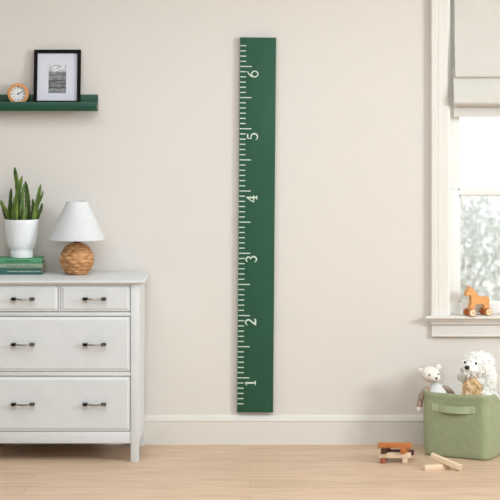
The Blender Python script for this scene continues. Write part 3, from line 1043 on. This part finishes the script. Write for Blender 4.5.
lv_out = [(0, .012), (.004, .003), (.012, 0), (.03, -.001), (.08, -.002), (.13, -.003), (.18, -.003), (.22, -.002), (.255, -.001), (.278, -.0005), (.281, -.0018), (.298, -.002), (.303, 0.001)]
def bring(inset, z):
    ring = []
    for x, y in rrect(BW - 2 * inset, BD - 2 * inset, .040 - inset * .5):
        zz = z
        if z > .1: zz = z - rim_drop(x, y) * (z - .1) / .203
        nn = .0022 * noise.noise(Vector((x * 14, y * 14, z * 12)))
        f = 1 + nn / .15
        ring.append(bm.verts.new((x * f, y * f, zz)))
    return ring
rings = [bring(i, z) for z, i in lv_out]
rings += [bring(.004, .3035), bring(.0065, .301), bring(.0075, .28), bring(.008, .15), bring(.010, .02), bring(.016, .008)]
for a, b in zip(rings, rings[1:]):
    n = len(a)
    for i in range(n):
        bm.faces.new((a[i], a[(i + 1) % n], b[(i + 1) % n], b[i]))
bm.faces.new(rings[0]); bm.faces.new(rings[-1])
build('canvas_body', bm, M['bin'], bin_, 50)
# strap handle bowed away from the front
hz = .232
def strap(side):
    h = thing_child = None
    bm = bmesh.new()
    xs0, xs1 = -.112, .104
    prof = []
    n = 28
    for i in range(n + 1):
        t = i / n
        x = xs0 + (xs1 - xs0) * t
        off = .0045
        if .16 < t < .84:
            off += .016 * math.sin(PI * (t - .16) / .68) ** .6
        sag = -.004 * math.sin(PI * t)
        prof.append((x, off, sag))
    yb_ = -BD / 2
    w = .0165
    v = []
    for x, off, sag in prof:
        v.append([bm.verts.new(q) for q in ((x, yb_ - off, hz - w + sag), (x, yb_ - off, hz + w + sag), (x, yb_ - off + .0028, hz + w + sag), (x, yb_ - off + .0028, hz - w + sag))])
    for a, b in zip(v, v[1:]):
        for i in range(4): bm.faces.new((a[i], a[(i + 1) % 4], b[(i + 1) % 4], b[i]))
    bm.faces.new(v[0]); bm.faces.new(v[-1])
    if side < 0:
        for q in bm.verts: q.co.x *= -1; q.co.y *= -1
    hd = build('handle', bm, M['binlight'], bin_, 50)
    for cx in (xs0 + .0165, xs1 - .0165):
        bm = bmesh.new()
        y = yb_ - .0052
        a = .0135
        cs = [(cx - a, y, hz - a), (cx + a, y, hz - a), (cx + a, y, hz + a), (cx - a, y, hz + a)]
        for i in range(4): tube(bm, [cs[i], cs[(i + 1) % 4]], .0009, 5)
        tube(bm, [cs[0], cs[2]], .0009, 5); tube(bm, [cs[1], cs[3]], .0009, 5)
        if side < 0:
            for q in bm.verts: q.co.x *= -1; q.co.y *= -1
        build('stitching', bm, M['stitch'], hd)
strap(1)
strap(-1)

# ------------------------------------------------------------------ stuffed bear in the bin
bx, by = .885, -.218
bear = thing('teddy_bear', 'cream stuffed bear with taupe sleeves leaning over the bin corner', 'stuffed toy', (bx, by, .0105))
bm = bmesh.new()
ball(bm, (.010, .0, .235), (.040, .034, .075)); ball(bm, (.012, .0, .155), (.044, .038, .06))
for s in (-1, 1):
    ball(bm, (.012 + s * .022, .0, .075), (.019, .02, .075)); ball(bm, (.012 + s * .022, -.014, .014), (.019, .03, .0155))
remesh_blob('body', bm, M['plush'], bear, .005, 4)
bm = bmesh.new()
ball(bm, (.004, -.001, .266), (.050, .040, .052)); ball(bm, (.010, 0, .225), (.046, .041, .05)); ball(bm, (-.006, -.002, .304), (.028, .026, .020))
remesh_blob('shirt', bm, M['shirt'], bear, .005, 4)
HC = Vector((-.030, -.004, .3600))
bm = bmesh.new()
ball(bm, HC, (.0485, .043, .0385), 28, (0, math.radians(14), 0)); ball(bm, HC + Vector((.018, -.030, -.013)), (.027, .026, .019), 20)
hd = remesh_blob('head', bm, M['plush'], bear, .004, 3)
for dx, dz in ((-.046, .016), (.037, .033)):
    bm = bmesh.new(); ball(bm, HC + Vector((dx, .004, dz)), (.0145, .008, .0155), 16)
    build('ear', bm, M['plush'], hd)
bm = bmesh.new(); ball(bm, HC + Vector((.023, -.055, -.009)), (.0062, .004, .0046), 14)
tube(bm, [HC + Vector((.023, -.0560, -.012)), HC + Vector((.0235, -.0548, -.021))], .0010, 6)
build('nose', bm, M['thread'], hd)
for dx, dy, dz in ((-.009, -.0430, .004), (.034, -.0330, .007)):
    bm = bmesh.new(); ball(bm, HC + Vector((dx, dy, dz)), .0036, 12); build('eye', bm, M['nose'], hd)
# arms: the left one hooks over the rim and hangs outside, the right one drops inside
for pts, rr in (([(-.032, -.004, .290), (-.052, -.014, .288), (-.070, -.026, .268), (-.080, -.032, .242), (-.085, -.034, .212)], [.013, .0155, .0165, .0155, .0140]),
                ([(.030, -.016, .300), (.048, -.016, .292), (.066, -.012, .272), (.078, -.006, .248), (.084, .0, .215)], [.010, .0135, .0155, .016, .015])):
    bm = bmesh.new()
    c = catmull(pts, 5)
    tube(bm, c, [rr[min(int(i / 5), 4)] + (rr[min(int(i / 5) + 1, 4)] - rr[min(int(i / 5), 4)]) * (i % 5) / 5 for i in range(len(c))], 16)
    ball(bm, pts[0], rr[0] * 1.0, 14)
    ar = build('arm', bm, M['taupe'], bear, 60)
    bm = bmesh.new(); e = Vector(pts[-1]) + (Vector(pts[-1]) - Vector(pts[-2])).normalized() * .008
    ball(bm, e, (.0140, .0135, .019), 16); build('paw', bm, M['plush'], ar)

# ------------------------------------------------------------------ fluffy puppy in the bin
px_, py_ = 1.062, -.238
pup = thing('stuffed_puppy', 'fluffy white stuffed puppy with black nose sitting in the bin', 'stuffed toy', (px_, py_, .0105))
bm = bmesh.new()
ball(bm, (.012, .006, .120), (.085, .075, .115)); ball(bm, (.024, .004, .250), (.078, .066, .095)); ball(bm, (.016, .0, .33), (.055, .052, .06))
PH = Vector((.016, -.006, .408))
ball(bm, PH, (.066, .060, .060), 28); ball(bm, PH + Vector((-.042, -.044, -.008)), (.034, .036, .027)); ball(bm, PH + Vector((.010, .0, .022)), (.052, .05, .038))
for s in (-1, 1): ball(bm, (.005 + s * .050, -.035, .035), (.032, .050, .032))
def fluff(o, amp):
    """raise the coat into soft clumped locks"""
    me = o.data
    nn = [v.normal.copy() for v in me.vertices]
    for v, n in zip(me.vertices, nn):
        p = v.co
        a = noise.noise(Vector((p.x * 75 + 9, p.y * 75, p.z * 34)))
        b = noise.noise(Vector((p.x * 150, p.y * 150 + 4, p.z * 75)))
        v.co = p + n * amp * (abs(a) * 1.8 + .5 * b)
body = remesh_blob('body', bm, M['fur'], pup, .0042, 6)
fluff(body, .007)
_n = lambda p: noise.noise(p * 70) * .016
chest = lambda p: (p.z < .345 + _n(p) and p.z > .18 and p.y < -.01 and -.056 + _n(p) < p.x < .026 + _n(p))
NOSE = PH + Vector((-.050, -.080, .004))
strands('fur', body, M['fur'], pup, 1500, .020, .0046, .35, .80, keep=lambda p: p.z > .17 and not chest(p) and (p - NOSE).length > .036, seed=4)
bm = bmesh.new(); ball(bm, (-.016, -.046, .290), (.044, .027, .066)); ball(bm, (-.028, -.048, .240), (.044, .028, .055))
cf = remesh_blob('shaded_chest_fur', bm, M['furshaded'], pup, .0038, 3)
fluff(cf, .007)
cf['label'] = 'chest fur with shade painted in as golden tan'
strands('chest_tufts', cf, M['furshaded'], cf, 260, .016, .0040, .5, .75, keep=lambda p: p.y < -.03, seed=8)
def ear(cx, cy, cz, sx, sy, sz, rot, seed):
    bm = bmesh.new(); ball(bm, PH + Vector((cx, cy, cz)), (sx, sy, sz), 20, rot)
    e = remesh_blob('ear', bm, M['fur'], pup, .0035, 2)
    fluff(e, .006)
    strands('ear_fur', e, M['fur'], e, 200, .020, .0042, .9, .85, seed=seed)
ear(.050, -.028, -.045, .026, .020, .062, (0, math.radians(-6), 0), 21)
ear(-.074, -.012, -.016, .017, .020, .044, (0, math.radians(24), 0), 22)
bm = bmesh.new(); ball(bm, PH + Vector((-.062, -.082, .0005)), (.0125, .010, .0100), 18); build('nose', bm, M['nose'], pup)
for dx, dy, dz in ((-.018, -.069, .017), (-.068, -.046, .019)):
    bm = bmesh.new(); ball(bm, PH + Vector((dx, dy, dz)), (.0052, .005, .0062), 14); build('eye', bm, M['nose'], pup)

# ------------------------------------------------------------------ wooden blocks on the floor
T = .0235
def block(label, c, rz, L=.15, m='w_pale', ry=0.0, z=0.0, group=None):
    bm = bmesh.new()
    box(bm, -L / 2, L / 2, -T / 2, T / 2, 0, T, .0013, 2)
    o = build('wooden_block', bm, M[m])
    o.location = (c[0], c[1], z)
    o.rotation_euler = (0, ry, math.radians(rz))
    return tag(o, label, 'toy block')
block('reddish wooden block on the floor, left support at the bottom of the stack', (.615, -.411), 86, m='w_red', z=.0002)
block('pale wooden block end-on at the stack bottom, right support', (.716, -.411), 87, m='w_pale', z=.0002)
block('pale wooden block lying crosswise in the front of the stack second layer', (.666, -.466), 1, m='w_pale', z=T + .0004)
block('dark walnut block lying crosswise behind the pale one in the stack', (.692, -.398), -2, .138, m='w_dark', z=T + .0004)
block('dark walnut block with end facing front, left in the stack third layer', (.628, -.436), 76, .135, m='w_dark', z=2 * T + .0006)
block('orange wooden block with end facing front, right in the stack third layer', (.718, -.438), 75, .135, m='w_orange', z=2 * T + .0006)
block('orange brown wooden block lying across the very top of the stack', (.666, -.478), 0.5, .153, m='w_orange', z=3 * T + .0008)
block('pale wooden block flat on the floor under a leaning one near the bin', (.854, -.619), 22, m='w_pale', z=.0002)
tl = math.radians(17.7)
block('pale wooden block leaning tilted across another one in front of the bin', (.884, -.620), -27, .150, m='w_pale', ry=tl, z=.0240)
